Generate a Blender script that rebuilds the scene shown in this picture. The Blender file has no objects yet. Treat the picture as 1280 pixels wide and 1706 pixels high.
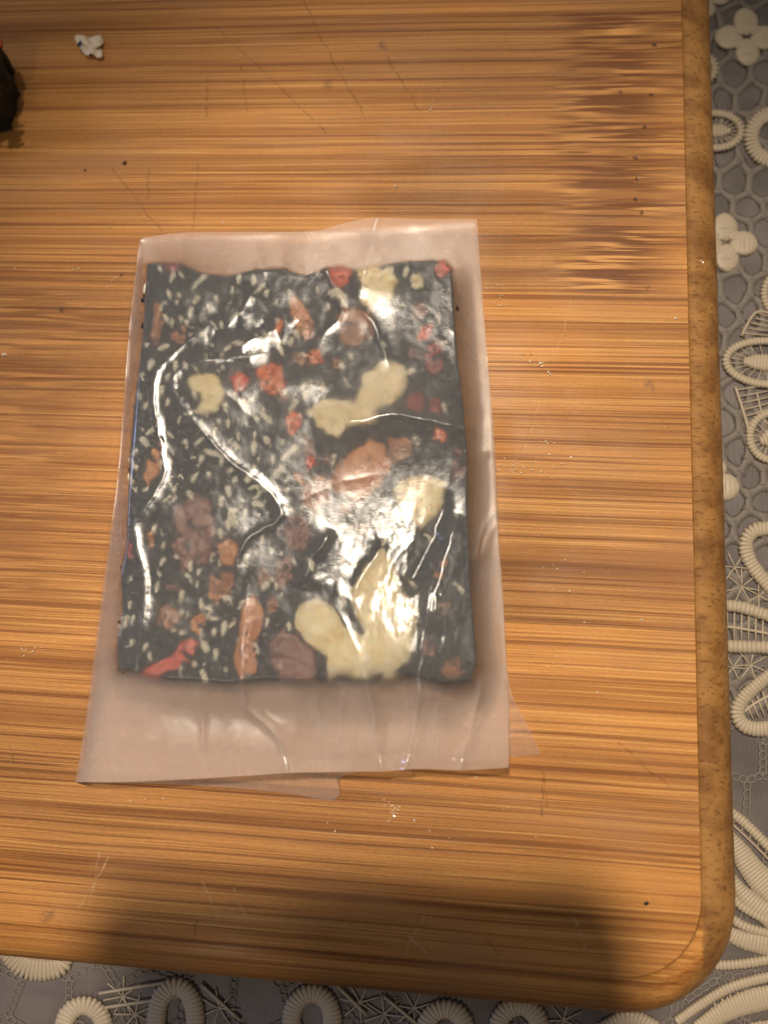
import bpy, bmesh, math, random
import numpy as np
from mathutils import Vector, Matrix
random.seed(7); rng = np.random.default_rng(7)
scn = bpy.context.scene
MM = 0.001

# ------------------------------------------------------------------ camera
F, CX, CY, DIST = 1281.0, 640.0, 853.0, 0.130      # measured from the board's vanishing points
def _n(v): return v / np.linalg.norm(v)
_ex = _n(np.array([14440., 526., -1281.]))
_ey = np.array([363., -6853., 1281.]); _ey = _n(_ey - _ex * _ey.dot(_ex))
RM = np.stack([_ex, _ey, np.cross(_ex, _ey)])
CAM = -RM @ np.array([0, 0, DIST])
def at(px, py, z=0.0):
    """point of the plane at height z (mm) that the photograph shows at pixel px,py; metres"""
    px = np.asarray(px, float); py = np.asarray(py, float); z = np.asarray(z, float) * MM
    d = np.stack([(px - CX) / F, (py - CY) / F, np.ones_like(px)], -1) @ RM.T
    t = (z - CAM[2]) / d[..., 2]
    return CAM + d * t[..., None]
camd = bpy.data.cameras.new('camera'); cam = bpy.data.objects.new('camera', camd)
scn.collection.objects.link(cam); scn.camera = cam
mw = Matrix.Identity(4)
for r in range(3):
    mw[r][0] = RM[r, 0]; mw[r][1] = -RM[r, 1]; mw[r][2] = -RM[r, 2]; mw[r][3] = CAM[r]
cam.matrix_world = mw
camd.sensor_fit = 'VERTICAL'; camd.lens = 4.0; camd.sensor_height = 4.0 * 1706 / F
camd.sensor_width = camd.sensor_height * 769 / 1024
camd.clip_start = 0.002; camd.clip_end = 50
camd.dof.use_dof = True; camd.dof.focus_distance = 0.129; camd.dof.aperture_fstop = 1.5

# ------------------------------------------------------------------ light (an evening room: bulb, cool screen, room glow and added highlight lamps)
scn.view_settings.view_transform = 'Standard'; scn.view_settings.look = 'None'
scn.view_settings.exposure = 0.0; scn.view_settings.gamma = 1.0
w = bpy.data.worlds.new('World'); scn.world = w; w.use_nodes = True
bg = w.node_tree.nodes['Background']; bg.inputs[0].default_value = (1.0, 0.92, 0.82, 1); bg.inputs[1].default_value = 0.105
def lamp(name, kind, loc, energy, col, size, target=(0, 0, 0)):
    l = bpy.data.lights.new(name, kind); o = bpy.data.objects.new(name, l); scn.collection.objects.link(o)
    l.energy = energy; l.color = col
    if kind == 'AREA': l.shape = 'DISK'; l.size = size
    else: l.shadow_soft_size = size
    o.location = loc
    o.rotation_euler = (Vector(target) - Vector(loc)).to_track_quat('-Z', 'Y').to_euler()
    return o
KEYDIR = np.array([-0.1196, 0.3303, 0.9363])
key = lamp('ceiling_bulb', 'SPOT', tuple(np.array([0.040, -0.059, 0.0]) + KEYDIR * 1.0), 45, (1.0, 0.86, 0.69), 0.032, (0.027, -0.028, 0))
key.data.spot_size = math.radians(19.0); key.data.spot_blend = 0.85      # cone narrowed so light fades at upper left, imitating a soft shadow
lamp('added_side_light', 'POINT', (0.55, 0.10, 0.95), 1.8, (1.0, 0.86, 0.70), 0.035)  # unseen lamp added for more highlights on the film
lamp('added_back_light', 'POINT', (-0.24, -0.58, 0.78), 3.8, (1.0, 0.86, 0.70), 0.035)  # unseen lamp added so the wrapper's front flap and ridges glow
lamp('added_far_light', 'POINT', (-0.08, 0.95, 0.60), 2.0, (1.0, 0.86, 0.70), 0.035)  # unseen low lamp added to brighten the far film margin and its creases
lamp('cool_screen', 'AREA', (-0.80, 0.15, 0.42), 1.5, (0.50, 0.58, 1.0), 0.14)
cy = scn.cycles
cy.use_denoising = True
cy.max_bounces = 14; cy.transparent_max_bounces = 16; cy.transmission_bounces = 12; cy.glossy_bounces = 6; cy.diffuse_bounces = 4
cy.sample_clamp_indirect = 12.0

# ------------------------------------------------------------------ helpers
def link(o, parent=None):
    scn.collection.objects.link(o)
    if parent is not None: o.parent = parent
    return o
def tag(o, label=None, cat=None, group=None, kind=None):
    for k, v in (('label', label), ('category', cat), ('group', group), ('kind', kind)):
        if v: o[k] = v
    return o
def empty(name, loc=(0, 0, 0)):
    o = bpy.data.objects.new(name, None); o.empty_display_size = 0.01; o.location = loc
    return link(o)
def mesh(name, V, Fc, mat, parent=None, smooth=True, off=None):
    me = bpy.data.meshes.new(name)
    V = np.asarray(V, float)
    if off is not None: V = V - np.asarray(off)
    me.from_pydata(V.tolist(), [], Fc if isinstance(Fc, list) else Fc.tolist()); me.update()
    if smooth: me.polygons.foreach_set('use_smooth', [True] * len(me.polygons))
    if mat is not None: me.materials.append(mat)
    o = bpy.data.objects.new(name, me); link(o, parent)
    if off is not None and parent is None: o.location = off
    return o
class MB:
    def __init__(s): s.V = []; s.F = []; s.n = 0
    def add(s, V, Fc):
        V = np.asarray(V, float); s.V.append(V); s.F += [[i + s.n for i in f] for f in Fc]; s.n += len(V)
    def build(s, name, mat, parent=None, smooth=True):
        return mesh(name, np.concatenate(s.V), s.F, mat, parent, smooth)
def hash2(ix, iy, seed):
    h = (ix.astype(np.int64) * 374761393 + iy.astype(np.int64) * 668265263 + seed * 974711) & 0x7fffffff
    h = ((h ^ (h >> 13)) * 1274126177) & 0x7fffffff
    return ((h ^ (h >> 16)) & 0xffff) / 65535.0
def vnoise(x, y, seed=0):
    x = np.asarray(x, float); y = np.asarray(y, float)
    ix = np.floor(x); iy = np.floor(y); fx = x - ix; fy = y - iy
    fx = fx * fx * fx * (fx * (fx * 6 - 15) + 10); fy = fy * fy * fy * (fy * (fy * 6 - 15) + 10)
    a = hash2(ix, iy, seed); b = hash2(ix + 1, iy, seed); c = hash2(ix, iy + 1, seed); d = hash2(ix + 1, iy + 1, seed)
    return (a * (1 - fx) + b * fx) * (1 - fy) + (c * (1 - fx) + d * fx) * fy - 0.5
def resample(P, n, closed=False, smooth=True):
    P = np.asarray(P, float)
    if smooth:
        Q = []; m = len(P)
        for i in range(m if closed else m - 1):
            p0 = P[(i - 1) % m] if closed or i > 0 else P[i]; p1 = P[i]; p2 = P[(i + 1) % m]
            p3 = P[(i + 2) % m] if closed or i + 2 < m else P[i + 1]
            for t in np.linspace(0, 1, 9)[:-1]:
                Q.append(0.5 * ((2 * p1) + (-p0 + p2) * t + (2 * p0 - 5 * p1 + 4 * p2 - p3) * t * t + (-p0 + 3 * p1 - 3 * p2 + p3) * t ** 3))
        if not closed: Q.append(P[-1])
        P = np.array(Q)
    if closed: P = np.vstack([P, P[:1]])
    s = np.r_[0, np.cumsum(np.linalg.norm(np.diff(P, axis=0), axis=1))]
    u = np.linspace(0, s[-1], n + 1)[:-1] if closed else np.linspace(0, s[-1], n)
    return np.stack([np.interp(u, s, P[:, k]) for k in range(P.shape[1])], -1)
def seg_dist(X, Y, P, closed=False):
    """distance to a polyline and arc position 0..1"""
    P = np.asarray(P, float)
    if closed: P = np.vstack([P, P[:1]])
    best = np.full(np.shape(X), 1e9); pos = np.zeros(np.shape(X))
    L = np.r_[0, np.cumsum(np.linalg.norm(np.diff(P, axis=0), axis=1))]
    for i in range(len(P) - 1):
        a, b = P[i], P[i + 1]; d = b - a; l2 = d @ d + 1e-9
        t = np.clip(((X - a[0]) * d[0] + (Y - a[1]) * d[1]) / l2, 0, 1)
        q = np.hypot(X - a[0] - t * d[0], Y - a[1] - t * d[1])
        m = q < best; best = np.where(m, q, best); pos = np.where(m, (L[i] + t * math.sqrt(l2)) / L[-1], pos)
    return best, pos
def inside(X, Y, P):
    P = np.asarray(P, float); c = np.zeros(np.shape(X), bool); j = len(P) - 1
    for i in range(len(P)):
        xi, yi = P[i]; xj, yj = P[j]
        if yi != yj: c ^= ((yi > Y) != (yj > Y)) & (X < (xj - xi) * (Y - yi) / (yj - yi) + xi)
        j = i
    return c
def sstep(a, b, x):
    t = np.clip((x - a) / (b - a), 0, 1); return t * t * (3 - 2 * t)
def tube(mb, P, r, seg=6, closed=False):
    P = np.asarray(P, float); n = len(P)
    T = np.gradient(P, axis=0) if not closed else np.roll(P, -1, 0) - np.roll(P, 1, 0)
    T /= np.linalg.norm(T, axis=1)[:, None] + 1e-12
    up = np.array([0, 0, 1.0]); S = np.cross(T, up); S /= np.linalg.norm(S, axis=1)[:, None] + 1e-9
    U = np.cross(S, T); r = np.broadcast_to(np.asarray(r, float), (n,))
    V = []
    for k in range(seg):
        a = 2 * math.pi * k / seg
        V.append(P + (S * math.cos(a) + U * math.sin(a)) * r[:, None])
    V = np.stack(V, 1).reshape(-1, 3); Fc = []
    for i in range(n if closed else n - 1):
        j = (i + 1) % n
        for k in range(seg):
            k2 = (k + 1) % seg; Fc.append([i * seg + k, i * seg + k2, j * seg + k2, j * seg + k])
    if not closed: Fc += [list(range(seg))[::-1], [(n - 1) * seg + k for k in range(seg)]]
    mb.add(V, Fc)

# node helpers
class NT:
    def __init__(s, name):
        s.m = bpy.data.materials.new(name); s.m.use_nodes = True; s.t = s.m.node_tree; s.t.nodes.clear()
        s.out = s.N('ShaderNodeOutputMaterial')
    def N(s, typ, **kw):
        n = s.t.nodes.new(typ)
        for k, v in kw.items(): setattr(n, k, v)
        return n
    def L(s, a, b): s.t.links.new(a, b)
    def inp(s, sock, v):
        if isinstance(v, bpy.types.NodeSocket): s.L(v, sock)
        else: sock.default_value = v
    def math(s, op, a, b=0.0, c=None, clamp=False):
        n = s.N('ShaderNodeMath', operation=op, use_clamp=clamp); s.inp(n.inputs[0], a); s.inp(n.inputs[1], b)
        if c is not None: s.inp(n.inputs[2], c)
        return n.outputs[0]
    def vmath(s, op, a, b=None, scale=None):
        n = s.N('ShaderNodeVectorMath', operation=op); s.inp(n.inputs[0], a)
        if b is not None: s.inp(n.inputs[1], b)
        if scale is not None: s.inp(n.inputs['Scale'], scale)
        return n.outputs['Value'] if op in ('DOT_PRODUCT', 'LENGTH', 'DISTANCE') else n.outputs[0]
    def noise(s, vec, scale=1.0, detail=2.0, rough=0.5, dist=0.0):
        n = s.N('ShaderNodeTexNoise'); s.inp(n.inputs['Vector'], vec); n.inputs['Scale'].default_value = scale
        n.inputs['Detail'].default_value = detail; n.inputs['Roughness'].default_value = rough; n.inputs['Distortion'].default_value = dist
        return n.outputs[0]
    def rng(s, v, a, b, c=0.0, d=1.0, smooth=True):
        n = s.N('ShaderNodeMapRange', interpolation_type='SMOOTHSTEP' if smooth else 'LINEAR'); s.inp(n.inputs[0], v)
        for i, q in enumerate((a, b, c, d)): s.inp(n.inputs[i + 1], q)
        return n.outputs[0]
    def mix(s, f, a, b, blend='MIX'):
        n = s.N('ShaderNodeMix', data_type='RGBA', blend_type=blend); s.inp(n.inputs[0], f)
        for i, v in ((6, a), (7, b)):
            s.inp(n.inputs[i], v if isinstance(v, bpy.types.NodeSocket) else (*v, 1.0))
        return n.outputs[2]
    def bump(s, h, strength, dist, normal=None):
        n = s.N('ShaderNodeBump'); s.inp(n.inputs['Height'], h); n.inputs['Strength'].default_value = strength; n.inputs['Distance'].default_value = dist
        if normal is not None: s.L(normal, n.inputs['Normal'])
        return n.outputs[0]
    def principled(s, col, rough=0.5, spec=0.5, normal=None, **kw):
        p = s.N('ShaderNodeBsdfPrincipled')
        s.inp(p.inputs['Base Color'], col if isinstance(col, bpy.types.NodeSocket) else (*col, 1)); s.inp(p.inputs['Roughness'], rough)
        s.inp(p.inputs['Specular IOR Level'], spec)
        if normal is not None: s.L(normal, p.inputs['Normal'])
        for k, v in kw.items(): s.inp(p.inputs[k], v)
        s.L(p.outputs[0], s.out.inputs[0]); return p
    def coord(s): return s.N('ShaderNodeTexCoord').outputs['Object']
    def rand(s): return s.N('ShaderNodeObjectInfo').outputs['Random']

# ------------------------------------------------------------------ materials
def mat_bamboo():
    b = NT('bamboo'); co = b.coord(); rnd = b.rand()
    sx = b.N('ShaderNodeSeparateXYZ'); b.L(co, sx.inputs[0]); X, Y = sx.outputs[0], sx.outputs[1]
    off = b.N('ShaderNodeCombineXYZ'); b.inp(off.inputs[0], b.math('MULTIPLY', rnd, 3.0)); b.inp(off.inputs[1], b.math('MULTIPLY', rnd, 1.7)); off.inputs[2].default_value = 0
    # fibres wander a little along their length
    wob = b.noise(b.vmath('MULTIPLY', co, (25, 60, 60)), 1, 1)
    wv = b.N('ShaderNodeCombineXYZ'); b.inp(wv.inputs[1], b.math('MULTIPLY', b.math('SUBTRACT', wob, 0.5), 0.0006))
    # knuckle of the culm: a zone in the second plank near the right edge
    edge = b.noise(b.vmath('MULTIPLY', co, (50, 900, 900)), 1, 2)
    xe = b.math('ADD', X, b.math('MULTIPLY', b.math('SUBTRACT', edge, 0.5), 0.012))
    nx = b.math('MULTIPLY', b.rng(xe, 0.0245, 0.0345), b.rng(xe, 0.0525, 0.040))
    ny = b.math('MULTIPLY', b.rng(Y, 0.0401, 0.0403), b.rng(Y, 0.0975, 0.0965))
    node = b.math('MULTIPLY', nx, ny)
    kw = b.noise(b.vmath('MULTIPLY', co, (160, 220, 220)), 1, 3)
    wk = b.N('ShaderNodeCombineXYZ'); b.inp(wk.inputs[1], b.math('MULTIPLY', b.math('MULTIPLY', b.math('SUBTRACT', kw, 0.5), 0.0010), node))
    p = b.vmath('ADD', b.vmath('ADD', b.vmath('ADD', co, off.outputs[0]), wv.outputs[0]), (0, 0, 0))
    band = b.noise(b.vmath('MULTIPLY', p, (3.5, 260, 260)), 1, 3)
    sA = b.noise(b.vmath('MULTIPLY', p, (5.0, 1150, 1150)), 1, 2, 0.6)
    sB = b.noise(b.vmath('MULTIPLY', p, (13, 2600, 2600)), 1, 2, 0.6)
    sC = b.noise(b.vmath('MULTIPLY', p, (45, 4200, 4200)), 1, 2, 0.6)
    broad = b.noise(b.vmath('MULTIPLY', p, (14, 22, 22)), 1, 2)
    col = b.mix(b.rng(band, 0.34, 0.62), (0.285, 0.108, 0.024), (0.53, 0.243, 0.068))
    col = b.mix(b.math('MULTIPLY', b.rng(broad, 0.35, 0.7), 0.35), col, (0.42, 0.175, 0.034))
    col = b.mix(b.math('MULTIPLY', b.rng(sC, 0.48, 0.56), 0.46), col, (0.34, 0.150, 0.033))
    col = b.mix(b.math('MULTIPLY', b.rng(sB, 0.565, 0.600), 0.66), col, (0.20, 0.072, 0.014))
    col = b.mix(b.math('MULTIPLY', b.rng(sB, 0.42, 0.34), 0.50), col, (0.70, 0.40, 0.125))
    col = b.mix(b.math('MULTIPLY', b.rng(sA, 0.582, 0.608), 0.74), col, (0.17, 0.055, 0.010))
    grit = b.noise(b.vmath('MULTIPLY', co, (900, 4200, 4200)), 1, 2, 0.7)
    tone = b.math('ADD', b.math('MULTIPLY', b.rng(broad, 0.32, 0.68), 0.38), b.math('MULTIPLY', grit, 0.56))
    tn = b.N('ShaderNodeCombineXYZ'); [b.inp(tn.inputs[q], b.math('ADD', tone, 0.53)) for q in range(3)]
    col = b.mix(1.0, col, tn.outputs[0], 'MULTIPLY')
    worn = b.noise(b.vmath('MULTIPLY', co, (28, 55, 55)), 1, 3, 0.6)
    col = b.mix(b.math('MULTIPLY', b.rng(worn, 0.50, 0.72), 0.45), col, (0.33, 0.165, 0.078))
    # knuckle colour: darker, redder, short broken fibres
    kA = b.noise(b.vmath('MULTIPLY', p, (40, 1150, 1150)), 1, 2, 0.6)
    kB = b.noise(b.vmath('MULTIPLY', p, (60, 170, 170)), 1, 2)
    kcol = b.mix(b.rng(kA, 0.45, 0.53), (0.62, 0.30, 0.085), (0.13, 0.040, 0.008))
    kcol = b.mix(b.math('MULTIPLY', b.rng(kB, 0.38, 0.58), 0.66), kcol, (0.15, 0.046, 0.009))
    col = b.mix(b.math('MULTIPLY', node, 0.88), col, kcol)
    # second, fainter knuckle further left in the third plank
    n2 = b.math('MULTIPLY', b.math('MULTIPLY', b.rng(xe, -0.053, -0.062), b.rng(xe, -0.09, -0.078)), b.math('MULTIPLY', b.rng(Y, 0.0400, 0.0398), b.rng(Y, -0.0175, -0.0165)))
    col = b.mix(b.math('MULTIPLY', n2, 0.35), col, kcol)
    # end grain of the rounded rim: vascular dots (the same fibres cut across)
    ge = b.N('ShaderNodeNewGeometry'); sn = b.N('ShaderNodeSeparateXYZ'); b.L(ge.outputs['Normal'], sn.inputs[0])
    rim = b.math('MAXIMUM', b.rng(X, 0.0506, 0.0514), b.math('MULTIPLY', b.rng(b.math('ABSOLUTE', sn.outputs[0]), 0.15, 0.5), 1.0))
    dots = b.noise(b.vmath('MULTIPLY', co, (700, 1700, 1700)), 1, 2, 0.55)
    dl = b.noise(b.vmath('MULTIPLY', co, (120, 190, 190)), 1, 3, 0.6)
    ecol = b.mix(b.rng(dl, 0.35, 0.68), (0.37, 0.185, 0.055), (0.20, 0.088, 0.025))
    ecol = b.mix(b.math('MULTIPLY', b.rng(dots, 0.54, 0.66), 0.60), ecol, (0.11, 0.042, 0.012))
    col = b.mix(b.math('MULTIPLY', rim, 0.96), col, ecol)
    # knife scores and pits, given as strokes on the board
    swob = b.noise(b.vmath('MULTIPLY', co, (260, 260, 260)), 1, 2)
    so = b.N('ShaderNodeCombineXYZ'); b.inp(so.inputs[0], b.math('MULTIPLY', b.math('SUBTRACT', swob, 0.5), 0.0022))
    cs_ = b.vmath('ADD', co, so.outputs[0])
    def strokes(lst, wmm):
        acc = None
        for (x0, y0, x1, y1) in lst:
            A = at(x0, y0); B = at(x1, y1); d = B - A; ln = max(np.linalg.norm(d), 1e-6); d = d / ln
            q = b.vmath('SUBTRACT', cs_, tuple(A)); t = b.math('MINIMUM', b.math('MAXIMUM', b.vmath('DOT_PRODUCT', q, tuple(d)), 0.0), float(ln))
            pr = b.vmath('SCALE', tuple(d), scale=t)
            e = b.vmath('DISTANCE', q, pr)
            acc = e if acc is None else b.math('MINIMUM', acc, e)
        brk = b.noise(b.vmath('MULTIPLY', co, (800, 900, 900)), 1, 2)
        return b.math('MULTIPLY', b.rng(acc, wmm * MM, wmm * MM * 0.15), b.rng(brk, 0.32, 0.60))
    dk = strokes([(188, 280, 268, 385), (360, 45, 440, 120), (440, 120, 545, 222), (505, 0, 560, 110), (560, 110, 612, 200), (330, 270, 322, 380),
                  (645, 92, 702, 186), (346, 130, 343, 200), (402, 110, 412, 190), (1030, 1238, 1115, 1312), (908, 1288, 912, 1345), (905, 1300, 903, 1360),
                  (332, 1535, 322, 1588), (13, 1240, 20, 1275), (250, 282, 248, 330), (808, 1560, 830, 1590)], 0.20)
    lt = strokes([(951, 500, 926, 592), (902, 660, 872, 752), (182, 1426, 128, 1515), (165, 1420, 150, 1500), (340, 1470, 362, 1520), (390, 1480, 405, 1530), (705, 1525, 672, 1592), (682, 1560, 715, 1592), (955, 1530, 975, 1580)], 0.20)
    pits = strokes([(1083, 158, 1084, 158), (1078, 212, 1079, 212), (1063, 263, 1064, 263), (1064, 298, 1065, 298), (1060, 332, 1061, 332), (1068, 354, 1069, 354), (1090, 74, 1091, 75), (1034, 154, 1036, 155),
                    (100, 516, 102, 517), (200, 458, 202, 459), (865, 1632, 866, 1642), (1081, 478, 1081, 479)], 0.62)
    grey = strokes([(636, 74, 637, 80), (545, 138, 546, 142), (78, 1518, 76, 1528), (1084, 640, 1085, 644)], 1.3)
    col = b.mix(b.math('MULTIPLY', grey, 0.6), col, (0.12, 0.07, 0.035))
    col = b.mix(b.math('MULTIPLY', dk, 0.40), col, (0.10, 0.045, 0.016))
    col = b.mix(b.math('MULTIPLY', lt, 0.28), col, (0.75, 0.55, 0.30))
    col = b.mix(b.math('MULTIPLY', pits, 0.9), col, (0.025, 0.014, 0.008))
    wet = b.noise(b.vmath('MULTIPLY', co, (60, 60, 60)), 1, 3, 0.6)
    rough = b.math('ADD', b.rng(wet, 0.3, 0.7, 0.36, 0.60), b.math('MULTIPLY', sC, 0.1))
    h = b.math('SUBTRACT', b.math('SUBTRACT', b.math('MULTIPLY', sC, 0.5), b.math('MULTIPLY', b.rng(sA, 0.57, 0.66), 0.35)), b.math('MULTIPLY', b.math('MAXIMUM', dk, pits), 1.2))
    h = b.math('SUBTRACT', h, b.math('MULTIPLY', lt, 0.7))
    h = b.math('ADD', h, b.math('MULTIPLY', b.math('MULTIPLY', kA, node), 1.5))
    b.principled(col, rough, 0.30, b.bump(h, 0.6, 0.00012))
    return b.m
def mat_food(name, c1, c2, scale=900, rough=0.45, bumpd=0.0002, speck=None, spec=0.5, sss=0.0):
    b = NT(name); co = b.coord(); r = b.rand()
    o = b.N('ShaderNodeCombineXYZ'); b.inp(o.inputs[0], b.math('MULTIPLY', r, 2.0))
    p = b.vmath('ADD', co, o.outputs[0])
    a = b.noise(p, scale, 4, 0.6); a2 = b.noise(p, scale * 0.3, 2, 0.5)
    col = b.mix(b.rng(a, 0.35, 0.68), c1, c2)
    col = b.mix(b.math('MULTIPLY', b.rng(a2, 0.4, 0.7), 0.5), col, c2)
    if speck: col = b.mix(b.math('MULTIPLY', b.rng(b.noise(p, scale * 2.2, 2), 0.62, 0.68), 0.8), col, speck)
    kw = {}
    if sss: kw = {'Subsurface Weight': sss, 'Subsurface Radius': (1.0, 0.7, 0.35), 'Subsurface Scale': 0.0012}
    b.principled(col, rough, spec, b.bump(b.noise(p, scale * 1.3, 4, 0.6), 0.7, bumpd), **kw)
    return b.m
def mat_film(name, blur, top):
    b = NT(name); co = b.coord()
    fine = b.noise(b.vmath('MULTIPLY', co, (2600, 5200, 3000)), 1, 2, 0.6)
    weave = b.noise(b.vmath('MULTIPLY', co, (700, 7000, 2000)), 1, 1)
    mid = b.noise(b.vmath('MULTIPLY', co, (420, 300, 300)), 1, 3, 0.55)
    h = b.math('ADD', b.math('ADD', b.math('MULTIPLY', fine, 0.55), b.math('MULTIPLY', weave, 0.25)), b.math('MULTIPLY', mid, 0.9))
    nb = b.bump(h, 0.4, 0.00006)
    gap = b.N('ShaderNodeAttribute', attribute_name='gap').outputs['Fac']   # 0 where the oily sweet wets the sheet, 1 where it hangs dry
    tr = b.N('ShaderNodeBsdfTransparent'); tr.inputs[0].default_value = (0.99, 0.985, 0.98, 1)
    rf = b.N('ShaderNodeBsdfRefraction'); rf.inputs['Roughness'].default_value = 0.75; rf.inputs['IOR'].default_value = 1.22; rf.inputs[0].default_value = (0.98, 0.97, 0.96, 1)
    tl = b.N('ShaderNodeBsdfTranslucent'); tl.inputs[0].default_value = (0.99, 0.96, 0.94, 1)
    df = b.N('ShaderNodeBsdfDiffuse'); df.inputs[0].default_value = (0.96, 0.78, 0.65, 1)
    gl = b.N('ShaderNodeBsdfGlossy', distribution='BECKMANN'); gl.inputs[0].default_value = (1, 1, 1, 1); b.inp(gl.inputs['Roughness'], b.rng(mid, 0.3, 0.7, 0.22, 0.29)); b.L(nb, gl.inputs['Normal'])
    crz = b.N('ShaderNodeAttribute', attribute_name='crease_glint').outputs['Fac']   # painted white lines standing in for lamp highlights along the creases
    b.L(b.mix(crz, b.mix(gap, (0.84, 0.86, 0.88), (0.97, 0.75, 0.62)), (1.0, 0.96, 0.92)), df.inputs[0])  # haze tint painted in: cool grey over the slice, board-warmed pink in the margins
    def mx(f, x, y):
        n = b.N('ShaderNodeMixShader'); b.inp(n.inputs[0], f); b.L(x, n.inputs[1]); b.L(y, n.inputs[2]); return n.outputs[0]
    s = mx(b.math('MULTIPLY', blur, b.rng(gap, 0.0, 1.0, 1.0, 0.55, False)), tr.outputs[0], rf.outputs[0])
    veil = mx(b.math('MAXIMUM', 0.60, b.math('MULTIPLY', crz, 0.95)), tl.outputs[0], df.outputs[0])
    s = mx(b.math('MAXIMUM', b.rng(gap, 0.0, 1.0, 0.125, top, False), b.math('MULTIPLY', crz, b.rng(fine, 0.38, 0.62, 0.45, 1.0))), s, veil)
    fr = b.N('ShaderNodeFresnel'); fr.inputs[0].default_value = 1.5; b.L(nb, fr.inputs['Normal'])
    s = mx(b.math('MULTIPLY', fr.outputs[0], 1.2, clamp=True), s, gl.outputs[0])
    b.L(s, b.out.inputs[0]); return b.m
def mat_simple(name, col, rough=0.6, spec=0.4, ns=2500, amt=0.25, bd=0.0001, metal=0.0):
    b = NT(name); co = b.coord(); a = b.noise(co, ns, 3, 0.6)
    c = b.mix(b.math('MULTIPLY', a, amt * 2), col, tuple(q * 0.55 for q in col))
    b.principled(c, rough, spec, b.bump(a, 0.5, bd), Metallic=metal); return b.m
def mat_cloth():
    b = NT('grey_cloth'); co = b.coord()
    a = b.noise(co, 60, 3); sh = b.noise(b.vmath('MULTIPLY', co, (90, 260, 90)), 1, 2)
    wv = b.noise(b.vmath('MULTIPLY', co, (3000, 500, 1000)), 1, 1)
    c = b.mix(b.rng(a, 0.35, 0.65), (0.088, 0.072, 0.066), (0.140, 0.116, 0.108))
    c = b.mix(b.math('MULTIPLY', b.rng(sh, 0.5, 0.7), 0.4), c, (0.075, 0.062, 0.062))
    b.principled(c, 0.45, 0.5, b.bump(wv, 0.4, 0.0001)); return b.m
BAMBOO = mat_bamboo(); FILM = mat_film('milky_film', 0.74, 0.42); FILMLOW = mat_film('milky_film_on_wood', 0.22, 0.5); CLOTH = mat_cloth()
THREAD = mat_simple('cream_thread', (0.47, 0.385, 0.275), 0.5, 0.5, 4000, 0.25, 0.00008)
NET = mat_simple('net_thread', (0.21, 0.18, 0.155), 0.6, 0.3, 4000, 0.3, 0.00008)
PASTE = mat_food('black_sesame_paste', (0.007, 0.008, 0.008), (0.022, 0.023, 0.021), 1100, 0.6, 0.0004, spec=0.3)
CREAM = mat_food('cream_nut', (0.90, 0.83, 0.60), (0.76, 0.61, 0.31), 330, 0.45, 0.0003, sss=0.25)
SEED = mat_food('white_sesame', (0.84, 0.81, 0.65), (0.62, 0.59, 0.45), 1500, 0.40, 0.00008)
BLACKSEED = mat_food('black_sesame', (0.012, 0.012, 0.013), (0.03, 0.03, 0.03), 1500, 0.35, 0.0001)
WALNUT = mat_food('walnut_kernel', (0.40, 0.17, 0.06), (0.20, 0.075, 0.028), 500, 0.5, 0.0003)
TAN = mat_food('tan_kernel', (0.58, 0.27, 0.105), (0.36, 0.14, 0.05), 500, 0.5, 0.0003)
DATE = mat_food('dried_date', (0.26, 0.125, 0.095), (0.13, 0.055, 0.042), 700, 0.42, 0.0003)
GOJI = mat_food('goji_berry', (0.60, 0.085, 0.014), (0.42, 0.04, 0.010), 600, 0.30, 0.0003)
ORANGE = mat_food('orange_goji', (0.62, 0.17, 0.028), (0.50, 0.09, 0.02), 500, 0.30, 0.0003)
DARKRED = mat_food('dark_goji', (0.30, 0.045, 0.032), (0.17, 0.025, 0.022), 600, 0.32, 0.0003)
PINK = mat_food('pink_goji', (0.68, 0.18, 0.11), (0.50, 0.08, 0.05), 600, 0.32, 0.0003)
CRUMB = mat_food('white_crumb', (0.74, 0.63, 0.45), (0.60, 0.48, 0.32), 900, 0.5, 0.0002)
SUGAR = mat_simple('sugar_grain', (0.85, 0.75, 0.58), 0.12, 0.8, 2000, 0.1, 0.00005)

# ------------------------------------------------------------------ table under the lace
ZC = -16.6
tt = mesh('table_top', [(-0.6, -0.6, ZC * MM), (0.6, -0.6, ZC * MM), (0.6, 0.6, ZC * MM), (-0.6, 0.6, ZC * MM)], [[0, 1, 2, 3]], CLOTH, None, False)
tag(tt, 'grey cloth covered table top under the lace', None, None, 'structure')

# ------------------------------------------------------------------ cutting board
def rrect(xr, yb, r, n=14):
    """rounded rectangle: right edge xr, bottom edge yb (mm), runs counter-clockwise"""
    xl = -290 - (xr - 51); yt = 154 + (-69 - yb)
    P = []
    for (cx, cyy, a0) in ((xr - r, yb + r, -90), (xr - r, yt - r, 0), (xl + r, yt - r, 90), (xl + r, yb + r, 180)):
        for k in range(n + 1):
            a = math.radians(a0 + 90 * k / n); P.append((cx + r * math.cos(a), cyy + r * math.sin(a)))
    return P
prof = [(-3.0, 0.0), (-1.0, 0.0), (-0.35, 0.0), (-0.1, -0.10), (0.0, -0.42), (0.15, -0.50), (0.9, -0.46), (2.0, -0.62), (3.2, -1.05), (4.3, -1.75), (5.3, -2.8), (6.1, -4.1), (6.7, -5.7), (6.95, -7.5), (6.8, -10.0), (6.3, -12.2), (5.3, -14.1), (3.8, -15.4), (1.5, -16.0), (-3, -16.0)]
bm = bmesh.new(); rings = []
for (o, z) in prof:
    P = rrect(51 + o, -69 - o, 12.0 + o * 0.9)
    rings.append([bm.verts.new((x * MM, y * MM, z * MM)) for x, y in P])
m = len(rings[0])
for a, c in zip(rings[:-1], rings[1:]):
    for k in range(m):
        k2 = (k + 1) % m; bm.faces.new((a[k], c[k], c[k2], a[k2]))
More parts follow.
